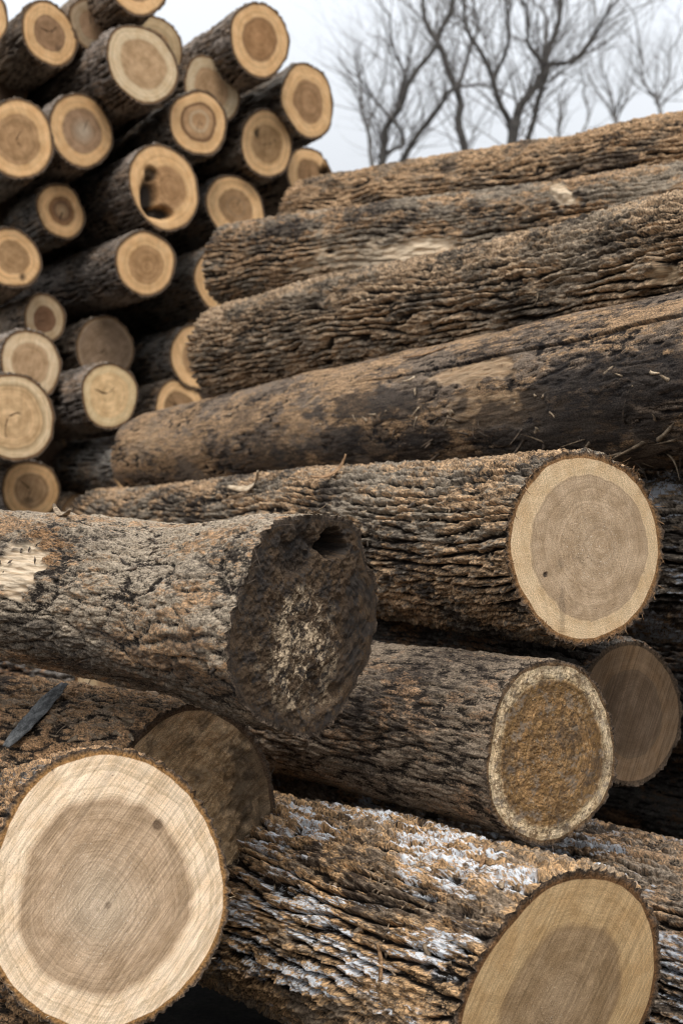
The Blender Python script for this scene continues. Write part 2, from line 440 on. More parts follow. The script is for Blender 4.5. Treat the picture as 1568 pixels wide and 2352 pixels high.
    # -- reading-grid pixel -> (theta, z) on this log
    def pick(s, u, v):
        o = Vector((0, 0, CAMZ)); d = (at(u, v, 1) - o).normalized()
        Mi = s.M.transposed(); o2 = Mi @ (o - s.near); d2 = Mi @ d
        z = 1.0; r = s.r0
        for _ in range(6):
            a = d2.x ** 2 + d2.y ** 2; b = 2 * (o2.x * d2.x + o2.y * d2.y); c = o2.x ** 2 + o2.y ** 2 - r * r
            disc = b * b - 4 * a * c
            t = (-b - math.sqrt(max(0, disc))) / (2 * a)
            p = o2 + d2 * t; th = math.atan2(p.y, p.x); z = p.z
            r = float(s.radius(np.array([th]), np.array([max(0, min(s.L, z))]))[0])
        return th, z, r
    def world(s, th, z, r):
        cx, cy = s.centre(np.array([z]))
        return s.e.matrix_world @ Vector((math.cos(th) * r + float(cx[0]), math.sin(th) * r + float(cy[0]), z))

# ------------------------------------------------------------------ small pieces
def strips(name, specs, mat, parent=None, world=True):
    """specs: list of (p0, dir, side, length, width, curl) thin tapered two-sided slivers in ONE mesh"""
    co = []; fa = []
    rnd = random.Random(len(specs) * 3 + 1)
    for (p, d, sd, L, w, curl) in specs:
        d = d.normalized(); sd = sd.normalized(); n = d.cross(sd).normalized(); sd = n.cross(d)
        b = len(co); K = 5; tw = rnd.uniform(-.8, .8); c2 = rnd.uniform(-.5, .5) * curl
        for k in range(K + 1):
            t = k / K; ww = w * (1 - t) ** .6 * (1 + rnd.uniform(-.25, .25)) * .5 + w * .04
            c = p + d * (L * t) + n * (curl * L * t * t) + sd * (c2 * L * t * t)
            a = tw * t; s2 = sd * math.cos(a) + n * math.sin(a); n2 = n * math.cos(a) - sd * math.sin(a)
            th = w * .22
            co += [c - s2 * ww, c + n2 * th * (1 - t * .8), c + s2 * ww, c - n2 * th * (1 - t * .8)]
        for k in range(K):
            for q in range(4):
                q2 = (q + 1) % 4
                fa.append((b + k * 4 + q, b + k * 4 + q2, b + k * 4 + 4 + q2, b + k * 4 + 4 + q))
        fa.append((b + 3, b + 2, b + 1, b)); e = b + K * 4; fa.append((e, e + 1, e + 2, e + 3))
    if parent is not None:
        inv = parent.matrix_world.inverted(); co = [inv @ c for c in co]
    return make_mesh(name, np.array([tuple(c) for c in co]), fa, mat, None, parent, smooth=False)

def wood_mat(name, c1, c2, sc=60):
    b = NB(name); tc = b.t.nodes.new('ShaderNodeTexCoord')
    n = b.noise(tc.outputs['Object'], sc, 4, .7)
    n2 = b.noise(tc.outputs['Object'], sc * 5, 3, .7)
    col = b.mix(b.sm(n, .35, .65), c1, c2)
    v = b.sm(n2, .3, .7, .6, 1.25)
    col = b.mix(1., col, b.comb(v, v, v), 'MULTIPLY')
    return b.fin(col, b.bump(n2, .6, .003))
M_fib = wood_mat('orange_fibre', (.16, .085, .04), (.38, .23, .12))
M_fibt = wood_mat('tan_fibre', (.14, .10, .065), (.40, .30, .20))
M_fibp = wood_mat('pale_fibre', (.34, .24, .15), (.58, .46, .32))
M_fibd = wood_mat('dark_fibre', (.05, .04, .032), (.16, .115, .08))
M_chipg = wood_mat('weathered_chip', (.06, .06, .06), (.20, .20, .195), 40)

def fringe(log, n, lmin, lmax, w, mat, name='bark_fibre', arc=(-180, 180), out=.5, inward=0.):
    rnd = random.Random(log.seed * 31 + n)
    rim = log.rim; nt = len(rim); specs = []
    ax = log.M @ Vector((0, 0, 1))
    cand = [i for i in range(nt) if arc[0] <= math.degrees(log.th[i]) <= arc[1]]
    # clumps
    cl = [rnd.choice(cand) for _ in range(max(3, n // 7))]
    for _ in range(n):
        i = (rnd.choice(cl) + int(rnd.gauss(0, nt * .012))) % nt if rnd.random() < .6 else rnd.choice(cand)
        r = Vector((math.cos(log.th[i]), math.sin(log.th[i]), 0)); wr = log.M @ r
        tg = log.M @ Vector((-r.y, r.x, 0))
        p = log.e.matrix_world @ Vector(rim[i].tolist()) - wr * rnd.uniform(.001, .012 + inward) + ax * rnd.uniform(0, .008)
        d = wr * rnd.uniform(-.1, out) - ax * rnd.uniform(.05, .6) + tg * rnd.uniform(-1.1, 1.1)
        L = rnd.uniform(lmin, lmax) * (1 if rnd.random() < .85 else 1.8)
        specs.append((p, d, tg, L, w * rnd.uniform(.5, 1.6), rnd.uniform(-.6, .6)))
    o = strips(name, specs, mat, log.e); o['kind'] = 'stuff'; return o

def body_fibres(log, n, region, lmin, lmax, w, mat, name='splinter', lift=.35, seed=0):
    """region = (u0, v0, u1, v1) on the reading grid"""
    rnd = random.Random(n + seed * 7 + 5); specs = []
    ax = log.M @ Vector((0, 0, 1))
    for _ in range(n):
        th, z, r = log.pick(rnd.uniform(region[0], region[2]), rnd.uniform(region[1], region[3]))
        if not (0 < z < log.L): continue
        p = log.world(th, z, r + log.amp * .2)
        nr = log.M @ Vector((math.cos(th), math.sin(th), 0)); tg = log.M @ Vector((-math.sin(th), math.cos(th), 0))
        d = ax * rnd.choice((-1, 1)) * rnd.uniform(.3, 1) + tg * rnd.uniform(-.9, .5) + nr * rnd.uniform(.02, lift)
        specs.append((p - nr * .002, d, tg, rnd.uniform(lmin, lmax), w * rnd.uniform(.5, 1.7), rnd.uniform(-.5, .5)))
    for q in specs: strips(name, [q], mat, log.e)

def chip(name, label, p, d, side, L, w, th, mat, seed, cat, curl=.1, group=None):
    """a loose torn flake: jagged, tapered, bent plate, its own object"""
    rnd = random.Random(seed); d = d.normalized(); side = (side - d * side.dot(d)).normalized(); n = d.cross(side)
    if n.z < 0: n = -n
    K, W = 14, 6; co = []; fa = []
    for lay in (0, 1):
        for i in range(K + 1):
            t = i / K
            env = (math.sin(math.pi * (t * .86 + .07))) ** .55
            jl = rnd.uniform(-.16, .16); jr = rnd.uniform(-.16, .16)
            for j in range(W + 1):
                s_ = j / W * 2 - 1
                ww = w * .5 * env * (s_ + (jl if s_ < 0 else jr) * abs(s_))
                zz = curl * L * (t - .5) ** 2 + (1 if lay else -1) * th * .5 * (1 - .6 * s_ * s_) + rnd.uniform(-.15, .15) * th
                q = d * ((t - .5) * L + rnd.uniform(-.012, .012) * L) + side * ww + n * zz
                co.append(q)
    st = (K + 1) * (W + 1)
    for i in range(K):
        for j in range(W):
            a = i * (W + 1) + j
            fa.append((st + a, st + a + 1, st + a + W + 2, st + a + W + 1)); fa.append((a + W + 1, a + W + 2, a + 1, a))
    per = [(0, j) for j in range(W)] + [(i, W) for i in range(K)] + [(K, j) for j in range(W, 0, -1)] + [(i, 0) for i in range(K, 0, -1)]
    idx = [i * (W + 1) + j for i, j in per]
    for k in range(len(idx)):
        a, b = idx[k], idx[(k + 1) % len(idx)]
        fa.append((a, b, st + b, st + a))
    o = make_mesh(name, np.array([tuple(c) for c in co]), fa, mat, None, None, smooth=False)
    o.location = p; tag(o, label, cat, group)
    return o

#@@LOGS@@
# ------------------------------------------------------------------ big logs of the near stack
def cyl_dir(deg, up=0.):
    return Vector((math.sin(R(deg)), math.cos(R(deg)), up)).normalized()

B1 = dict(dark=(0.045, 0.034, 0.027), grey=(0.207, 0.159, 0.115))
# A : large pale log lower left
nA = at(252, 2042, 2.97)
bmA = bark_mat('bark_light_brown', orange=(.40, .235, .115), oa=.9, othr=0.435, seed=1)
fmA = face_mat('sawn_pale_ash', sap=(.90, .69, .48), heart=(.52, .365, .235), h0=.735, hs=.022, bark=(.42, .22, .08), Rm=.28, ring=.19, rings=.9,
               saw=.36, sawang=-43, sawf=1.7, grain=.22, seed=1, core=(.66, .53, .39, .5), specks=.6, dirtcol=(.12, .07, .04))
logA = Log('log', 'largest pale sawn log at the lower left with brown heartwood and slanting saw marks', nA, nA + cyl_dir(-27, -.22) * 1.7,
           .285, .26, 'ridged', .010, 26, 1, bmA, fmA, res=1.2, tilt=(-.10, 0), oval=.03, ovphi=R(90), wood=.010, pith=(.10, -.14),
           face_marks=((-.42, .42, .05, .05, .002, .75, 1.), (.02, -.12, .03, .03, .001, .4, 1)), lum=.025)
# B : weathered brown-faced log behind it
nB = at(442, 1868, 3.62)
bmB = bark_mat('bark_torn_brown', dark=(0.054, 0.037, 0.026), grey=(0.259, 0.191, 0.130), orange=(.38, .22, .11), oa=.85, othr=0.415, stretch=.4, seed=2)
fmB = face_mat('sawn_weathered_brown', sap=(.74, .52, .31), heart=(.62, .42, .235), h0=.7, bark=(.16, .10, .06), Rm=.29, ring=.15, saw=.45, sawang=-52,
               grain=.5, dirt=.5, dirtcol=(.055, .042, .032), seed=3, patch=[((.38, .27, .16), 16, .56, .7)], bumpd=.006)
logB = Log('log', 'weathered log with a dirty brown sawn end, wedged behind the largest pale log', nB, nB + cyl_dir(-46, .01) * 2.4,
           .284, .265, 'fibrous', .016, 24, 4, bmB, fmB, res=1.15, oval=.03, wood=.012, face_rough=(.010, 18), lum=.05,
           face_marks=((-.72, .2, .3, .75, .01, .7, 1.2),))
# C : dark rotten butt in the middle
nC = at(712, 1430, 3.2); fC = at(-620, 1268, 4.55)
bmC = bark_mat('bark_grey_crusted', dark=(0.054, 0.043, 0.034), grey=(0.311, 0.248, 0.180), orange=(.30, .16, .07), oa=.7, othr=0.535, stretch=.5, gthr=.43, seed=3,
               furrow=(.025, .019, .015), scar=(.80, .64, .46))
fmC = face_mat('rotten_dark_end', sap=(.10, .066, .040), heart=(.115, .075, .045), h0=.8, hs=.1, bark=(.07, .05, .035), Rm=.255, ring=.1, saw=.35, sawang=35,
               grain=.6, dirt=.6, dirtcol=(.03, .025, .022), seed=5, bumpd=.007, chips=(.66, .50, .33),
               patch=[((.035, .03, .027), 20, .52, .8), ((.26, .15, .07), 26, .66, .6)])
# ------------------------------------------------------------------ surface marks are placed by reading-grid pixels
def mk(kind, lg, u, v, st, sz, soft=.5, strength=1., rot=0.):
    th, z, r = lg.pick(u, v)
    return (kind, th, z, st, sz, soft, strength, rot)
class Probe(Log):
    def __init__(s, near, far, r0, r1):
        s.near, s.far = Vector(near), Vector(far); a = s.far - s.near; s.L = a.length; a.normalize()
        x = -(a.cross(Vector((0, 0, 1)))).normalized(); y = a.cross(x).normalized(); s.M = Matrix((x, y, a)).transposed()
        s.r0, s.r1, s.flare, s.flare_len, s.oval, s.lum, s.seed, s.bend, s.zbend, s.swell = r0, r1, 0, 1, 0, 0, 0, 0, None, (); s.ovphi = 0
pC = Probe(nC, fC, .24, .20)
logC = Log('log', 'thick dark rotten log in the middle with flared crumbling end and hollow top notch', nC, fC, .216, .168, 'rough', .013, 24, 6, bmC, fmC,
           res=1.2, oval=.03, wood=.006, flare=.046, flare_len=.34, lum=.06, face_rough=(.006, 45), bend=.006,
           marks=(mk('scar', pC, 22, 1290, .085, .10, .9), mk('dark', pC, 240, 1560, .13, .30, 1.2, .6), mk('dark', pC, 500, 1600, .13, .22, 1.3, .6), mk('dark', pC, 60, 1500, .09, .25, 1.2, .5)),  # dark marks low on the flank: grime plus shade put into the colour
           face_marks=((-.36, .83, .26, .19, .13, 1., .9), (.25, .72, .35, .25, .015, .6, 1.), (-.75, .0, .22, .6, .0, .5, 1.), (.22, -.25, .6, .62, 0., -1., .7), (-.2, -.75, .4, .25, .015, -.4, 1.), (-.3, -.30, .32, .42, 0., -.6, 1.)),
           swell=((.0, .22, R(52), .45, .035), (.0, .2, R(-60), .6, .015), (.45, .3, R(75), 1., -.022), (.0, .25, R(170), .5, .012), (0, .12, R(18), .22, -.016), (0, .1, R(148), .2, -.02), (0, .15, R(-100), .3, .016), (0, .1, R(-140), .25, -.015)))
# D : pale faced ridged log
nD = at(1345, 1257, 3.5)
bmD = bark_mat('bark_deep_grey_orange', dark=(0.045, 0.035, 0.028), grey=(0.248, 0.200, 0.148), orange=(.42, .265, .145), oa=.85, othr=0.485, seed=4)
fmD = face_mat('sawn_cream_rings', sap=(.82, .60, .37), heart=(.56, .405, .265), h0=.80, hs=.022, bark=(.34, .18, .075), Rm=.235, ring=.16, rings=1.3,
               saw=.12, sawang=14, grain=.42, seed=7, specks=.8, band=[(.20, .10, (.44, .32, .21), .35), (.79, .03, (.40, .28, .17), .5)], dirtcol=(.06, .045, .035))
logD = Log('log', 'ridged log with round cream end and frayed orange rim, right of the rotten log', nD, nD + cyl_dir(-25.5, -.006) * 4.3,
           .238, .225, 'ridged', .012, 25, 8, bmD, fmD, res=1.25, oval=.02, wood=.010, pith=(-.22, .02), lum=.03,
           face_marks=((.50, -.28, .03, .03, .004, .9, .6), (.30, -.55, .05, .42, 0., .30, 1.6)))
# E : smooth dirty barkless log
nE = at(2000, 800, 3.45); fE = at(352, 1050, 7.5)
bmE = bark_mat('bare_muddy_wood', dark=(0.041, 0.029, 0.022), grey=(0.218, 0.163, 0.119), orange=(.40, .25, .135), oa=.9, othr=0.49, stretch=.14, gthr=.45, seed=6,
               furrow=(.018, .014, .012), tint=.82, scar=(.66, .46, .28))
fm0 = face_mat('sawn_plain', seed=9)
pE = Probe(nE, fE, .25, .235)
logE = Log('log', 'smooth barkless muddy log with a long drying crack, lying below the ridged logs', nE, fE, .25, .235, 'smooth', .011, 24, 10, bmE, fm0,
           res=1.1, oval=.015, wood=.004, lum=.04, bend=.01,
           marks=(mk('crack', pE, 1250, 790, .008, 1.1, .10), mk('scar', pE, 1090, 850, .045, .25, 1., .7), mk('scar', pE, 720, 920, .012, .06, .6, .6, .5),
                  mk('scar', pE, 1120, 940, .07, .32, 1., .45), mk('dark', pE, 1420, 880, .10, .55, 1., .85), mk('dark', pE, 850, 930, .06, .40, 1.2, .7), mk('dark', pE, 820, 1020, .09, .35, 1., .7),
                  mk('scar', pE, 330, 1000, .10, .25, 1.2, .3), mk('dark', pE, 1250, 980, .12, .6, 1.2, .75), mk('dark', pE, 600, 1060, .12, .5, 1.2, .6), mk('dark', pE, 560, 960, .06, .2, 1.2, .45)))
# F
nF = at(2050, 552, 3.75); fF = at(530, 815, 7.2)
bmF = bark_mat('bark_deep_furrowed', dark=(0.050, 0.039, 0.030), grey=(0.259, 0.200, 0.141), orange=(.42, .28, .165), oa=.75, othr=0.475, seed=8)
pF = Probe(nF, fF, .245, .235)
logF = Log('log', 'deeply furrowed log lying directly on top of the smooth barkless one', nF, fF, .25, .238, 'ridged', .015, 21, 13, bmF, fm0,
           res=1.1, oval=.02, lum=.04, marks=(mk('scar', pF, 1545, 630, .035, .05, 1., .7), mk('bump', pF, 1500, 620, .05, .07, .8, .7)))
# G
nG = at(2000, 458, 5.0); fG = at(538, 614, 7.6)
bmG = bark_mat('bark_grey_scarred', dark=(0.050, 0.039, 0.032), grey=(0.259, 0.208, 0.152), orange=(.38, .23, .12), oa=.8, othr=0.505, seed=11, scar=(.95, .76, .54))
pG = Probe(nG, fG, .22, .22)
logG = Log('log', 'grey furrowed log with a pale oval scar where the bark is knocked off', nG, fG, .215, .222, 'ridged', .012, 24, 16, bmG, fm0, res=1.1,
           oval=.02, lum=.05, marks=(mk('scar', pG, 965, 570, .062, .24, .5), mk('scar', pG, 830, 595, .07, .42, 1.2, .38),
                                     mk('scar', pG, 1290, 440, .03, .12, .7, .7, -.6), mk('bump', pG, 1285, 430, .03, .1, .7, .5, -.6)))
# H
nH = at(2000, 318, 5.5); fH = at(712, 508, 8.0)
bmH = bark_mat('bark_brown_flaky', dark=(0.054, 0.039, 0.030), grey=(0.228, 0.169, 0.115), orange=(.42, .265, .145), oa=.9, othr=0.445, stretch=.3, seed=13)
logH = Log('log', 'topmost brown log of the right stack, its upper edge against the sky', nH, fH, .215, .225, 'ridged', .012, 25, 19, bmH, fm0, res=1.05,
           oval=.03, lum=.08)
# L : rotten brown end
nL = at(1268, 1730, 3.35)
bmL = bark_mat('bark_worn_fibrous', dark=(0.054, 0.041, 0.032), grey=(0.228, 0.173, 0.122), orange=(.30, .18, .10), oa=.75, othr=0.535, stretch=.3, seed=15, gthr=.44)
fmL = face_mat('crumbled_brown_end', sap=(.80, .62, .40), heart=(.36, .21, .09), h0=.84, hs=.03, bark=(.20, .12, .06), Rm=.21, ring=.38, rings=.8, saw=.35, sawang=-20,
               grain=.45, seed=12, bumpd=.005, dirt=.45, patch=[((.13, .075, .035), 40, .53, .8), ((.58, .42, .25), 30, .60, .45), ((.21, .175, .14), 24, .55, .6), ((.05, .035, .022), 70, .58, .8)], dirtcol=(.05, .04, .035))
logL = Log('log', 'worn log with a crumbly orange-brown end and broken pale rim, below the cream-ended log', nL, nL + cyl_dir(-33, -.02) * 3.2,
           .212, .20, 'fibrous', .010, 24, 22, bmL, fmL, res=1.25, oval=.03, wood=.008, lum=.06, face_rough=(.003, 75), face_disp=.001)
# M : frosted log at bottom
nM = at(1288, 2300, 3.0)
bmM = bark_mat('bark_orange_frosted', dark=(0.054, 0.037, 0.026), grey=(0.259, 0.191, 0.130), orange=(.44, .27, .135), oa=.9, othr=0.425, white=1., seed=17, wthr=.512)
fmM = face_mat('sawn_honey', sap=(.72, .485, .25), heart=(.44, .295, .165), h0=.60, hs=.022, bark=(.24, .12, .05), Rm=.29, ring=.13, rings=1.0, saw=.28, sawang=-27,
               grain=.35, seed=14, band=[(.61, .05, (.30, .19, .10), .6)], core=(.60, .42, .26, .5), dirtcol=(.05, .04, .035))
logM = Log('log', 'orange-barked log streaked with white frost, honey-coloured end at the bottom edge', nM, nM + cyl_dir(-33.5, -.035) * 2.6,
           .287, .262, 'ridged', .015, 21, 25, bmM, fmM, res=1.25, tilt=(0, -.22), oval=.02, wood=.012, lum=.05,
           marks=())
# K : shaded face
nK = at(1447, 1640, 3.95)
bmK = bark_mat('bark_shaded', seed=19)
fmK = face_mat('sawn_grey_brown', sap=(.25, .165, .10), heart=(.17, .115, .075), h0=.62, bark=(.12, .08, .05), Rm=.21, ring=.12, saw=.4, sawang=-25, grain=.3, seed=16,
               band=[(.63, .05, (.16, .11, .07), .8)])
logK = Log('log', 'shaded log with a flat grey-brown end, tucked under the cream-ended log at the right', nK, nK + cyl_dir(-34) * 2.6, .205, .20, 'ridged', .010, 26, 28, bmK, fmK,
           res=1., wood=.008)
# J : behind D at the right edge
cJ = at(1560, 1283, 4.3); dJ = cyl_dir(-32)
bmJ = bark_mat('bark_grey_frost_spots', dark=(0.045, 0.035, 0.028), grey=(0.259, 0.208, 0.156), orange=(.27, .17, .09), othr=0.525, white=.9, wthr=.49, seed=21, wcol=(.5, .53, .58))
logJ = Log('log', 'grey ridged log passing behind the cream-ended log, seen only at the right edge', cJ - dJ * 1.2, cJ + dJ * 2.2, .25, .24, 'ridged', .013, 24, 31, bmJ, fm0, res=1., oval=.02)
# N : lower right, frosted grey bark
cN = at(1540, 2215, 3.6); dN = cyl_dir(-38)
bmN = bark_mat('bark_grey_frosted', dark=(0.050, 0.038, 0.030), grey=(0.259, 0.204, 0.152), orange=(.34, .21, .115), othr=0.475, white=.9, seed=23, wthr=.49, wcol=(.55, .58, .63))
logN = Log('log', 'grey frosted log at the lower right edge, behind the honey-coloured end', cN - dN * 1.3, cN + dN * 2.2, .305, .29, 'ridged', .014, 21, 34, bmN, fm0, res=1.1, oval=.02, lum=.05)
# O : beneath A at the bottom left
nO = at(100, 2440, 3.02)
logO = Log('log', 'brown log just showing beneath the largest pale log in the bottom left corner', nO, nO + cyl_dir(-60) * 1.6, .12, .12, 'fibrous', .008, 26, 37, bmB, fmB, res=.8)

for k, (u_, v_, d_, r_, dg, lb) in enumerate((
    (-60, 1500, 5.6, .24, -50, 'dark log deep in the gap under the left end of the rotten log'),
    (160, 1400, 6.2, .26, -40, 'second dark log deep in the gap, behind the rotten log'),
    (1600, 1085, 5.3, .20, -34, 'dark log deep in the gap above the grey ridged one at the right edge'),
    (1640, 1600, 4.9, .25, -36, 'dark log deep in the gap right of the shaded flat end'),
    (1660, 1400, 5.8, .26, -34, 'second dark log deep in the gap, above and behind the shaded flat end'),
    (1700, 1830, 5.2, .25, -36, 'dark log deep in the gap over the grey frosted log'))):
    c_ = at(u_, v_, d_); q_ = cyl_dir(dg)
    Log('log', lb, c_ - q_ * .9, c_ + q_ * 2.6, r_, r_ * .95, 'ridged', .012, 24, 70 + k, bmK, fm0, res=.5, group='logs in the dark gaps of the near stack')

# ------------------------------------------------------------------ far pile of stacked logs
def plane_d(u): return 7.25 / (.76 + .65 * (784 - u) / F)
far_bark = [bark_mat('bark_pile_%s' % n, dark=d_, grey=g_, orange=(.24, .145, .075), othr=0.525, seed=30 + i, oa=.6) for i, (n, d_, g_) in enumerate(
    (('umber', (.07, .058, .048), (.30, .25, .21)), ('slate', (.065, .057, .05), (.27, .245, .215)), ('brown', (.08, .06, .046), (.32, .255, .195))))]
# u, v, radius px, depth offset, style key, label
SAP = (.80, .50, .25)
pile = [
 (597, 92, 84, -.35, dict(heart=(.36, .22, .115), h0=.60, band=[(.6, .08, (.24, .13, .06), .8)]), 'log at the top right of the far pile, ringed heartwood against the sky'),
 (707, 232, 82, -.1, dict(heart=(.34, .22, .125), h0=.62), 'far pile log with the outermost right end, dark crack at its centre, against the sky'),
 (487, 205, 76, .0, dict(sap=(.62, .48, .31), heart=(.42, .30, .19), h0=.66), 'pale log end set back between the dark-ringed one and the two by the sky'),
 (328, 147, 94, -.3, dict(sap=(.68, .52, .33), heart=(.45, .33, .21), h0=.68), 'biggest pale log end high in the far pile with soft tan heartwood'),
 (455, 282, 77, -.2, dict(heart=(.40, .27, .16), h0=.60, band=[(.62, .10, (.17, .085, .04), 1.), (.33, .10, (.58, .42, .26), .8)]), 'far pile log end marked with a dark ring like a target'),
 (612, 330, 78, .0, dict(heart=(.36, .24, .13), h0=.62, mark=((.35, .28, .13, .18, .01, .8, .8),), pith=(-.05, 0)), 'far pile log end with a small black rot spot left of its heartwood'),
 (378, 430, 96, -.25, dict(heart=(.36, .23, .125), h0=.55, mark=((.42, -.28, .24, .52, .07, 1., .12), (.12, -.62, .40, .18, .06, 1., .12), (.36, .28, .2, .2, .03, .9, .15)), pith=(-.22, .02)), 'far pile log with a hollow black cavity in its heartwood'),
 (543, 480, 81, .1, dict(heart=(.33, .22, .125), h0=.60, band=[(.3, .06, (.25, .16, .09), .6)]), 'far pile log end partly hidden by the grey scarred log'),
 (712, 402, 66, .7, dict(heart=(.28, .18, .10), h0=.62, mark=((-.75, .15, .35, .3, .06, 1., .8),)), 'small log end with a charred hollow, peeping over the top right log'),
 (187, 300, 87, .0, dict(heart=(.35, .245, .165), h0=.66, core=(.52, .41, .3, .9)), 'far pile log end with a whitish centre in grey-brown heartwood'),
 (42, 318, 91, -.2, dict(heart=(.38, .255, .145), h0=.68), 'large log end cut by the left edge in the upper far pile'),
 (115, 78, 74, .1, dict(heart=(.30, .20, .125), h0=.60, mark=((-.32, -.42, .14, .16, .004, .5, .8),)), 'far pile log end with an off-centre brown knot near the top left'),
 (212, 58, 60, .1, dict(sap=(.42, .31, .2), heart=(.31, .22, .15), h0=.62), 'dull log end set deep between the knotty end and the biggest pale one'),
 (352, 112, 78, .55, dict(sap=(.52, .38, .22), heart=(.36, .25, .15), h0=.62), 'log end almost hidden behind the biggest pale end of the far pile'),
 (318, -38, 76, -.3, dict(heart=(.36, .24, .14), h0=.6), 'log end cut off by the top edge above the biggest pale one'),
 (-48, 35, 76, -.1, dict(h0=.6), 'log end mostly outside the top left corner'),
 (140, 485, 64, .2, dict(heart=(.26, .155, .085), h0=.58, band=[(.35, .12, (.15, .08, .045), .8)], core=(.5, .34, .19, .9)), 'small far pile log end with dark brown swirled heartwood'),
 (28, 592, 72, .0, dict(heart=(.37, .25, .14), h0=.62, mark=((-.35, -.6, .15, .15, .01, .8, .8),)), 'far pile log end at the left edge below the whitish-centred one'),
 (335, 605, 77, -.2, dict(heart=(.40, .26, .14), h0=.64), 'far pile log end directly below the hollow one'),
 (512, 640, 78, .0, dict(h0=.62), 'log end showing only a pale crescent beside the grey scarred log'),
 (103, 732, 57, .2, dict(sap=(.60, .44, .27), heart=(.20, .12, .075), h0=.6), 'smallest far pile log end with dark chocolate heartwood'),
 (72, 836, 80, -.1, dict(sap=(.70, .53, .34), heart=(.45, .33, .215), h0=.66), 'pale log end leaning over the largest one at the left edge'),
 (28, 957, 104, -.7, dict(sap=(.74, .56, .35), heart=(.60, .45, .28), h0=.78, band=[(.8, .05, (.42, .28, .14), .7)]), 'largest creamy log end of the far pile, cut by the left edge'),
 (242, 800, 76, .35, dict(sap=(.37, .27, .18), heart=(.27, .205, .15), h0=.92, band=[(.9, .04, (.18, .12, .08), .6)]), 'grey shaded log end set back above the bright yellow one'),
 (253, 908, 77, -.45, dict(sap=(.72, .54, .31), heart=(.66, .50, .30), h0=.75), 'bright yellow log end without dark heartwood'),
 (452, 822, 74, .1, dict(h0=.62), 'log end showing a thin crescent beside the furrowed log'),
 (415, 940, 68, .1, dict(heart=(.30, .20, .115), h0=.68), 'log end whose top shows above the smooth muddy log'),
 (72, 1128, 74, -.1, dict(heart=(.40, .28, .17), h0=.64, mark=((.1, -.3, .2, .1, 0.003, .5, 1.),)), 'low log end with cracked centre, just above the dark rotten log'),
 (325, 1078, 74, -.55, dict(), 'brown log of the far pile with its end hidden by the smooth muddy log'),
 (192, 1190, 60, .15, dict(sap=(.26, .17, .10), heart=(.20, .13, .08), h0=.6), 'small brown log end low in the gap left of the smooth log'),
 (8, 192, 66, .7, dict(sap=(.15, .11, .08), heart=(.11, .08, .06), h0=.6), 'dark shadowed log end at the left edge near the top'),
 (108, 1042, 60, .5, dict(sap=(.13, .09, .06), heart=(.1, .07, .05), h0=.6), 'dark log end in the gap under the largest creamy end'),  # this and next two: gap fillers, shade put into their dark wood colour
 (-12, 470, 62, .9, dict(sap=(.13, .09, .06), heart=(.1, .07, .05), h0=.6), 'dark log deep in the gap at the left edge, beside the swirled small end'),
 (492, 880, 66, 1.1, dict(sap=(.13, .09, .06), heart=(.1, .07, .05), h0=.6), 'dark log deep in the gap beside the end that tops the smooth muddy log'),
 (470, 735, 50, .45, dict(sap=(.3, .19, .1), heart=(.2, .13, .08), h0=.6), 'small brown log end glimpsed between two crescent ends'),
]
PG = 'logs stacked in the far pile'
prnd = random.Random(5)
pile_logs = []
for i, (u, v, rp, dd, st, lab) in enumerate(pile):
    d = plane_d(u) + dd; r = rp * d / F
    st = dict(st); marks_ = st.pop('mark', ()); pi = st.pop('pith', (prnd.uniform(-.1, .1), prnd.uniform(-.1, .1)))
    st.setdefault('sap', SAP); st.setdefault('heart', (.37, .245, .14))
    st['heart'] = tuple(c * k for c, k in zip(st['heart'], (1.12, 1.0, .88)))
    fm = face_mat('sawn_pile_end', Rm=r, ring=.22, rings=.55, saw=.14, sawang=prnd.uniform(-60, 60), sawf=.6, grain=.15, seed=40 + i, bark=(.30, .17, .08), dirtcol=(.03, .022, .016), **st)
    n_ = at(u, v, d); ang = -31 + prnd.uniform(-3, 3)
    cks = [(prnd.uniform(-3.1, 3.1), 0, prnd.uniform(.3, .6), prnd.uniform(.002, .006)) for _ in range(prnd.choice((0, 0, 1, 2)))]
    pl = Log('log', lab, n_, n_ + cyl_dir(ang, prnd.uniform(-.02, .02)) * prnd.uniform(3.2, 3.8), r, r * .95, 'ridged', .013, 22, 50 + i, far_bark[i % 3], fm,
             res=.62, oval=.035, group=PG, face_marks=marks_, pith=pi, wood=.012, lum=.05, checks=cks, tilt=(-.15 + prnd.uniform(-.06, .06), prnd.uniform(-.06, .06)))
    pile_logs.append(pl)

# ------------------------------------------------------------------ frayed rims, splinters, loose flakes
fringe(logA, 220, .006, .018, .0022, M_fib)
fringe(logA, 50, .006, .016, .002, M_fibp, 'wood_fibre', arc=(-170, -20))
fringe(logD, 420, .006, .022, .0025, M_fib)
body_fibres(logC, 14, (690, 1175, 800, 1215), .02, .06, .006, M_fibt, 'torn_strip', .3, 31)
fringe(logC, 160, .008, .03, .002, M_fibd, 'torn_fibre')
fringe(logB, 200, .008, .03, .0025, M_fibd, 'torn_fibre')
fringe(logL, 260, .006, .02, .0022, M_fibd)
fringe(logM, 160, .005, .014, .0022, M_fib)
fringe(logK, 60, .005, .014, .002, M_fibd)

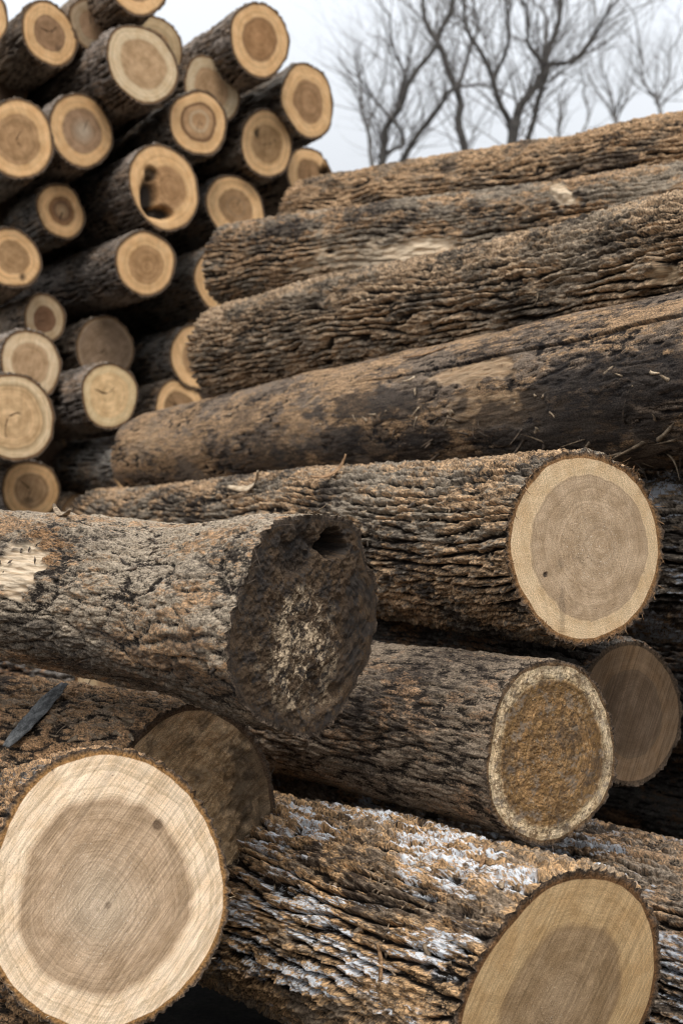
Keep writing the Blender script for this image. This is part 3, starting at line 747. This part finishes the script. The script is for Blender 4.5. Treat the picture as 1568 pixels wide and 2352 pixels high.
body_fibres(logE, 26, (900, 960, 1568, 1060), .03, .09, .009, M_fibd, 'splinter', .8, 1)
body_fibres(logE, 14, (1250, 980, 1568, 1070), .04, .12, .012, M_fibt, 'splinter', .9, 2)
body_fibres(logE, 5, (950, 850, 1500, 960), .02, .07, .008, M_fibp, 'splinter', .4, 3)
body_fibres(logL, 40, (850, 1600, 1150, 1900), .012, .035, .0025, M_fibt, 'splinter', .5, 4)
body_fibres(logB, 50, (60, 1560, 560, 1680), .015, .05, .005, M_fibt, 'splinter', .5, 5)
body_fibres(logM, 30, (700, 1900, 1150, 2300), .012, .04, .006, M_fibt, 'splinter', .35, 6)
body_fibres(logD, 26, (500, 1130, 1150, 1400), .012, .035, .014, M_fibt, 'bark_flake', .25, 7)
body_fibres(logD, 16, (400, 1140, 1200, 1300), .015, .04, .012, M_fibd, 'bark_flake', .5, 8)
body_fibres(logM, 26, (700, 1950, 1200, 2300), .012, .04, .014, M_fibt, 'bark_flake', .25, 9)
body_fibres(logC, 30, (100, 1200, 560, 1550), .010, .03, .010, M_fibd, 'bark_flake', .35, 10)
body_fibres(logB, 26, (20, 1540, 400, 1700), .02, .05, .014, M_fibt, 'bark_flake', .3, 11)
body_fibres(logF, 16, (700, 650, 1560, 850), .02, .06, .014, M_fibt, 'bark_flake', .3, 12)
body_fibres(logE, 26, (500, 850, 1560, 1000), .015, .05, .014, M_fibt, 'bark_flake', .2, 13)
def scatter(lg, name, n, zr, tr_, smin, smax, mat, seed, parent=None, face=False):
    rnd = random.Random(seed); co = []; fa = []
    cl = [(rnd.uniform(*tr_), rnd.uniform(*zr)) for _ in range(max(3, n // 25))]
    for _ in range(n):
        if face:
            a = rnd.uniform(0, 6.28); q = abs(rnd.gauss(0, .33)) if rnd.random() < .75 else rnd.uniform(.5, .92)
            if q > .93: continue
            r = q * lg.r0 * .93
            z = (lg.tilt[0] * math.cos(a) + lg.tilt[1] * math.sin(a)) * r
            p = lg.e.matrix_world @ Vector((math.cos(a) * r + lg.r0 * .1 * (1 - q), math.sin(a) * r - lg.r0 * .1 * (1 - q), z - .0006))
            u_ = lg.M @ Vector((1, 0, 0)); v_ = lg.M @ Vector((0, 1, 0)); n_ = lg.M @ Vector((0, 0, -1))
        else:
            c = rnd.choice(cl); th = (c[0] + rnd.gauss(0, .12)); z = c[1] + rnd.gauss(0, .05)
            if rnd.random() < .35: th = rnd.uniform(*tr_); z = rnd.uniform(*zr)
            if not 0.01 < z < lg.L: continue
            r = float(lg.radius(np.array([th]), np.array([z]))[0]); p = lg.world(th, z, r + lg.amp * .15)
            n_ = lg.M @ Vector((math.cos(th), math.sin(th), 0)); u_ = lg.M @ Vector((0, 0, 1)); v_ = lg.M @ Vector((-math.sin(th), math.cos(th), 0))
        b = rnd.uniform(0, 3.14); d = u_ * math.cos(b) + v_ * math.sin(b) + n_ * rnd.uniform(-.3, .3); e = (d.cross(n_)).normalized()
        L = rnd.uniform(smin, smax); W = L * rnd.uniform(.2, .6); H = L * rnd.uniform(.08, .25); o_ = len(co)
        co += [p - d * L * .5, p + e * W * .5 + n_ * H * .3, p + d * L * .5 + n_ * H * rnd.uniform(0, 1), p - e * W * .5, p + n_ * H + d * L * rnd.uniform(-.2, .2), p - n_ * H * .6]
        for k in range(4):
            fa.append((o_ + k, o_ + (k + 1) % 4, o_ + 4)); fa.append((o_ + (k + 1) % 4, o_ + k, o_ + 5))
    if parent is not None:
        inv = parent.matrix_world.inverted(); co = [inv @ c for c in co]
    o = make_mesh(name, np.array([tuple(c) for c in co]), np.array(fa), mat, None, parent, smooth=False)
    o['kind'] = 'stuff'; return o
for lg, sd_ in ((logA, 1), (logD, 2), (logM, 3)):
    scatter(lg, 'sawdust', 240, (0, 1), (0, 1), .0015, .0048, M_fibp, sd_, lg.e, True)
    scatter(lg, 'sawdust', 130, (0, 1), (0, 1), .0012, .0038, M_fibt, sd_ + 9, lg.e, True)
scatter(logC, 'wood_crumbs', 500, (0, 1), (0, 1), .002, .009, M_fibd, 21, logC.e, True)
scatter(logL, 'wood_crumbs', 140, (0, 1), (0, 1), .002, .007, M_fibt, 22, logL.e, True)
for lg, zr_, n_, nm_, lb_ in ((logD, (.1, 3.2), 420, 'bark_crumbs', 'bark crumbs and torn shreds strewn along the top of the cream-ended log'),
                        (logL, (.1, 1.4), 200, 'bark_crumbs', 'bark crumbs scattered on the log with the crumbly orange-brown end'),
                        (logC, (.05, 1.5), 260, 'bark_crumbs', 'bark crumbs scattered on top of the dark rotten log'),
                        (logB, (.05, 1.6), 340, 'bark_crumbs', 'bark crumbs and shreds on the torn brown log at the left'),
                        (logM, (.05, 1.6), 260, 'bark_crumbs', 'bark crumbs scattered on the frosted orange-barked log'),
                        (logE, (.8, 3.5), 260, 'bark_crumbs', 'bark crumbs sticking to the smooth muddy log')):
    o = scatter(lg, nm_, n_, zr_, (R(10), R(100)), .004, .022, M_fibt if lg in (logD, logB, logM) else M_fibd, n_ + 5)
    tag(o, lb_, 'bark crumbs')
def lay(lg, u, v, lift=.004):
    th, z, r = lg.pick(u, v); p = lg.world(th, z, r + lift)
    nr = lg.M @ Vector((math.cos(th), math.sin(th), 0)); return p, nr
def lay_chip(name, label, lg, uv0, uv1, w, th, mat, seed, cat, curl=.1, lift=.012):
    p0, n0 = lay(lg, *uv0, lift); p1, n1 = lay(lg, *uv1, lift)
    d = p1 - p0; n = (n0 + n1).normalized()
    return chip(name, label, (p0 + p1) / 2, d, n.cross(d), d.length, w, th, mat, seed, cat, curl)
lay_chip('bark_flake', 'long grey weathered flake lying on the torn brown log at the left', logB, (32, 1722), (150, 1592), .075, .006, M_chipg, 3, 'bark flake', .0, .034)
lay_chip('bark_flake', 'torn orange bark scrap hanging under the lower left rim of the cream end', logD, (1238, 1440), (1262, 1490), .05, .012, M_fib, 8, 'bark flake', .5, .0)
lay_chip('wood_chip', 'small tan chip on the large dark rotten log near its pale torn patch', logC, (128, 1185), (165, 1200), .02, .006, M_fibt, 9, 'wood chip', .6, .008)
lay_chip('wood_chip', 'thin orange sliver where the furrowed log meets the smooth muddy one', logE, (935, 826), (1030, 800), .012, .006, M_fib, 10, 'wood chip', .1, .006)
lay_chip('wood_chip', 'pale torn chip standing on the cream-ended log, left one of two', logD, (548, 1150), (612, 1118), .03, .006, M_fibp, 4, 'wood chip', .9, .02)
lay_chip('wood_chip', 'curled brown chip on top of the cream-ended log above the hollow notch', logD, (735, 1130), (808, 1085), .04, .006, M_fib, 5, 'wood chip', .9, .03)
lay_chip('bark_flake', 'orange bark sliver lying across the frosted log near its middle', logM, (1108, 2010), (1118, 1958), .012, .005, M_fib, 6, 'bark flake', .2)
lay_chip('bark_flake', 'upright tan bark sliver low on the frosted log', logM, (888, 2255), (882, 2175), .014, .006, M_fib, 7, 'bark flake', .2)

# ------------------------------------------------------------------ trees, traced limbs grown out into twigs
M_tree = wood_mat('tree_bark', (.05, .045, .042), (.11, .10, .09), 8)
M_twig = wood_mat('twig_bark', (.12, .105, .095), (.2, .18, .165), 8)
def tube(co, fa, pts, rads, sides=6):
    pts = [Vector(p) for p in pts]; b = len(co)
    for i, p in enumerate(pts):
        t = (pts[min(i + 1, len(pts) - 1)] - pts[max(i - 1, 0)]).normalized()
        x = t.cross(Vector((.3, 1, .1))).normalized(); y = t.cross(x)
        for k in range(sides):
            a = k / sides * 2 * math.pi
            co.append(p + (x * math.cos(a) + y * math.sin(a)) * rads[i])
    for i in range(len(pts) - 1):
        for k in range(sides):
            k2 = (k + 1) % sides
            fa.append((b + i * sides + k, b + i * sides + k2, b + (i + 1) * sides + k2, b + (i + 1) * sides + k))
def twigs(co, fa, p, d, L, r, lvl, rnd):
    n = 5; pts = [p]; q = p.copy(); dd = d.copy(); dirs = [d]
    for i in range(n):
        dd = (dd + Vector((rnd.gauss(0, .24), rnd.gauss(0, .22), rnd.gauss(.02, .2)))).normalized()
        q = q + dd * (L / n); pts.append(q.copy()); dirs.append(dd.copy())
    rads = [r * (1 - .72 * i / n) for i in range(n + 1)]
    tube(co, fa, pts, rads, 4 if lvl < 2 else 3)
    if lvl >= 3: return
    for k in range(rnd.randint(2, 3) if lvl < 2 else 1):
        i = rnd.randint(1, n); s_ = dirs[i]
        nd = (s_ + Vector((rnd.uniform(-.9, .9), rnd.uniform(-.7, .7), rnd.uniform(-.15, .8)))).normalized()
        twigs(co, fa, pts[i], nd, L * rnd.uniform(.45, .75), rads[i] * .62, lvl + 1, rnd)
def tree(label, depth, limbs, seed, dens=1., twl=1.0, group='bare trees behind the logs', tr=.1, mat=M_tree, thin=1.):
    """limbs: polylines of (u, v, radius m, depth shift); the first runs down to the ground"""
    rnd = random.Random(seed)
    root = at(limbs[0][0][0], 1176, depth); root.z = 0
    e = bpy.data.objects.new('bare_tree', None); COL.objects.link(e); e.location = root; tag(e, label, 'tree', group)
    co = []; fa = []; tw = []; tf = []
    for li, lm in enumerate(limbs):
        P = [at(a[0], a[1], depth + (a[3] if len(a) > 3 else 0)) for a in lm]; Rr = [a[2] * .66 * thin for a in lm]
        if li == 0: P = [root] + P; Rr = [Rr[0] * 1.35] + Rr
        # resample with slight wobble
        pts = []; rads = []; wa, wb = rnd.uniform(0, 9), rnd.uniform(0, 9)
        for i in range(len(P) - 1):
            m = 5 if i or li else 7
            for k in range(m):
                t = k / m; q = P[i].lerp(P[i + 1], t)
                w = Vector((math.sin(q.z * 3.1 + wa) * .05 + math.sin(q.z * 7.3 + wb) * .025, math.sin(q.z * 2.3 + wb) * .06, 0)) * min(1, (i + t) * 1.5)
                pts.append(q + w); rads.append(Rr[i] * (1 - t) + Rr[i + 1] * t)
        pts.append(P[-1]); rads.append(Rr[-1])
        tube(co, fa, pts, rads, 8)
        vis = [i for i in range(len(pts) - 1) if pts[i].z > 3.2]
        for _ in range(int(len(vis) * .8 * dens)):
            i = rnd.choice(vis); d = (pts[i + 1] - pts[i]).normalized()
            nd = (d * .9 + Vector((rnd.uniform(-.8, .8), rnd.uniform(-.6, .6), rnd.uniform(.1, .8)))).normalized()
            twigs(tw, tf, pts[i], nd, rnd.uniform(.7, 2.) * twl, min(rads[i] * .5, .011), 0, rnd)
        d = (pts[-1] - pts[-2]).normalized()
        twigs(tw, tf, pts[-1], d, 1.8 * twl, rads[-1], 0, rnd)
    for nm, c, f_, m_ in (('trunk', co, fa, mat), ('crown', tw, tf, M_twig)):
        c = np.array([tuple(q - root) for q in c])
        make_mesh(nm, c, f_, m_, None, e)

TD = 23.
tree('bare tree with a crooked double trunk, leftmost of the large trees', TD,
     [[(866, 410, .10), (868, 360, .095), (885, 300, .085), (925, 240, .075), (965, 150, .065), (1000, 90, .055), (1030, 20, .045), (1045, -60, .03)],
      [(885, 300, .05), (935, 180, .04), (905, 90, .03), (880, 20, .02)],
      [(892, 410, .085), (925, 350, .08), (985, 280, .065), (1035, 215, .055), (1055, 200, .04)],
      [(868, 360, .05), (925, 330, .045), (915, 290, .04)]], 11, 1.3)
tree('bare tree with a slender leaning trunk, second large tree from the left', TD + 2,
     [[(1068, 380, .11), (1066, 330, .11), (1056, 240, .10), (1030, 170, .09), (1000, 90, .075), (975, 20, .06), (960, -50, .04)],
      [(1050, 215, .06), (1075, 140, .05), (1090, 60, .035), (1085, -20, .03)],
      [(1000, 90, .05), (1035, 30, .04), (1050, -40, .03)]], 12, 1.2)
tree('bare tree with widely forking limbs, the largest, right of centre', TD - 2,
     [[(1180, 350, .12), (1178, 310, .12), (1190, 250, .095), (1225, 190, .085), (1245, 150, .08), (1280, 80, .065), (1295, 10, .05), (1300, -60, .03)],
      [(1178, 315, .08), (1145, 250, .07), (1130, 190, .06), (1105, 110, .05), (1065, 40, .04), (1050, -40, .03)],
      [(1130, 195, .045), (1150, 130, .045), (1170, 40, .035), (1165, -50, .025)],
      [(1215, 345, .07), (1222, 290, .065), (1240, 200, .055), (1250, 150, .05)],
      [(1245, 150, .055), (1310, 140, .05), (1350, 100, .045), (1420, 10, .03), (1450, -50, .02)],
      [(1245, 150, .045), (1220, 90, .04), (1200, 0, .03)]], 13, 1.2)
tree('thin pale sapling at the left end of the tree line', TD + 4,
     [[(850, 410, .055), (846, 340, .05), (838, 250, .045), (826, 190, .035), (820, 150, .02)],
      [(846, 320, .03), (862, 240, .025), (885, 170, .015)]], 14, .9, .7, mat=M_twig)
tree('low bushy sapling between the forking tree and the right thicket', TD + 3,
     [[(1290, 330, .04), (1286, 290, .04), (1292, 260, .03), (1300, 225, .02)],
      [(1335, 310, .03), (1345, 260, .025), (1340, 200, .018)]], 15, 1.0, .5, mat=M_twig)
tree('twiggy thicket tree near the right edge, left one of two', TD + 5,
     [[(1415, 300, .05), (1408, 250, .045), (1395, 200, .035), (1385, 130, .025)],
      [(1415, 280, .04), (1440, 210, .03), (1450, 140, .02)],
      [(1420, 290, .04), (1375, 220, .03), (1345, 150, .02)]], 16, 1.2, .7, mat=M_twig, thin=.7)
tree('twiggy thicket tree against the right edge of the picture', TD + 5,
     [[(1510, 280, .06), (1505, 230, .055), (1480, 180, .04), (1465, 100, .03)],
      [(1505, 240, .045), (1530, 180, .035), (1550, 100, .025)],
      [(1510, 250, .04), (1560, 200, .035), (1600, 120, .03), (1590, 30, .02)]], 17, 1.3, .8, mat=M_twig, thin=.7)

# ------------------------------------------------------------------ ground
b = NB('packed_earth'); tc = b.t.nodes.new('ShaderNodeTexCoord')
n = b.noise(tc.outputs['Object'], 3, 8, .65); n2 = b.noise(tc.outputs['Object'], 60, 5, .7)
gc = b.mix(b.sm(n, .35, .65), (.03, .025, .02), (.07, .058, .046)); vv = b.sm(n2, .3, .7, .6, 1.3)
gm = b.fin(b.mix(1., gc, b.comb(vv, vv, vv), 'MULTIPLY'), b.bump(n2, .7, .02))
G = 90; gx, gy = np.meshgrid(np.linspace(-1, 1, G) ** 3 * 900, np.linspace(-1, 1, G) ** 3 * 900)
gz = fbm(gx * .5, gy * .5, gx * 0, 3, 3) * .04 * np.exp(-(gx ** 2 + gy ** 2) / 2000)
o = make_mesh('ground', np.stack([gx, gy, gz - .03], -1), grid_faces(G, G, False), gm); tag(o, None, None, kind='structure')

# ------------------------------------------------------------------ light
w = bpy.data.worlds.new('World'); scene.world = w; w.use_nodes = True
nt = w.node_tree; nt.nodes.clear()
SUN_EL, SUN_AZ = 56, 176      # azimuth measured clockwise from +Y: behind the camera
sky = nt.nodes.new('ShaderNodeTexSky'); sky.sky_type = 'NISHITA'; sky.sun_disc = False
sky.sun_elevation = R(SUN_EL); sky.sun_rotation = R(SUN_AZ); sky.dust_density = 4; sky.air_density = 1
hs = nt.nodes.new('ShaderNodeHueSaturation'); hs.inputs['Saturation'].default_value = .35
nt.links.new(sky.outputs[0], hs.inputs['Color'])
# overcast veil: brighter towards the zenith
tcw = nt.nodes.new('ShaderNodeTexCoord'); sp = nt.nodes.new('ShaderNodeSeparateXYZ'); nt.links.new(tcw.outputs['Generated'], sp.inputs[0])
mr = nt.nodes.new('ShaderNodeMapRange'); nt.links.new(sp.outputs[2], mr.inputs[0])
mr.inputs[1].default_value = 0; mr.inputs[2].default_value = 1; mr.inputs[3].default_value = 4.7; mr.inputs[4].default_value = 20.
nz = nt.nodes.new('ShaderNodeTexNoise'); nz.inputs['Scale'].default_value = 2.2; nz.inputs['Detail'].default_value = 3
nt.links.new(tcw.outputs['Generated'], nz.inputs['Vector'])
nr = nt.nodes.new('ShaderNodeMapRange'); nt.links.new(nz.outputs[0], nr.inputs[0]); nr.inputs[1].default_value = .3; nr.inputs[2].default_value = .7; nr.inputs[3].default_value = .93; nr.inputs[4].default_value = 1.05
mu = nt.nodes.new('ShaderNodeMath'); mu.operation = 'MULTIPLY'; nt.links.new(mr.outputs[0], mu.inputs[0]); nt.links.new(nr.outputs[0], mu.inputs[1])
vc = nt.nodes.new('ShaderNodeVectorMath'); vc.operation = 'SCALE'; vc.inputs[0].default_value = (.925, .965, 1.02); nt.links.new(mu.outputs[0], vc.inputs['Scale'])
mx = nt.nodes.new('ShaderNodeMix'); mx.data_type = 'RGBA'; mx.inputs[0].default_value = .88
nt.links.new(hs.outputs[0], mx.inputs[6]); nt.links.new(vc.outputs[0], mx.inputs[7])
bg = nt.nodes.new('ShaderNodeBackground'); bg.inputs[1].default_value = .12; nt.links.new(mx.outputs[2], bg.inputs[0])
ow = nt.nodes.new('ShaderNodeOutputWorld'); nt.links.new(bg.outputs[0], ow.inputs[0])

sl = bpy.data.lights.new('sun', 'SUN'); so = bpy.data.objects.new('sun', sl); COL.objects.link(so)
sl.energy = 2.0; sl.angle = R(20); sl.color = (1., .965, .90)
az = R(SUN_AZ); el = R(SUN_EL)
sd = Vector((math.sin(az) * math.cos(el), math.cos(az) * math.cos(el), math.sin(el)))
so.rotation_euler = sd.to_track_quat('Z', 'Y').to_euler(); so.location = sd * 20

scene.view_settings.view_transform = 'Standard'; scene.view_settings.look = 'None'
scene.view_settings.exposure = 0; scene.view_settings.gamma = 1
scene.cycles.max_bounces = 6; scene.cycles.filter_width = 1.15
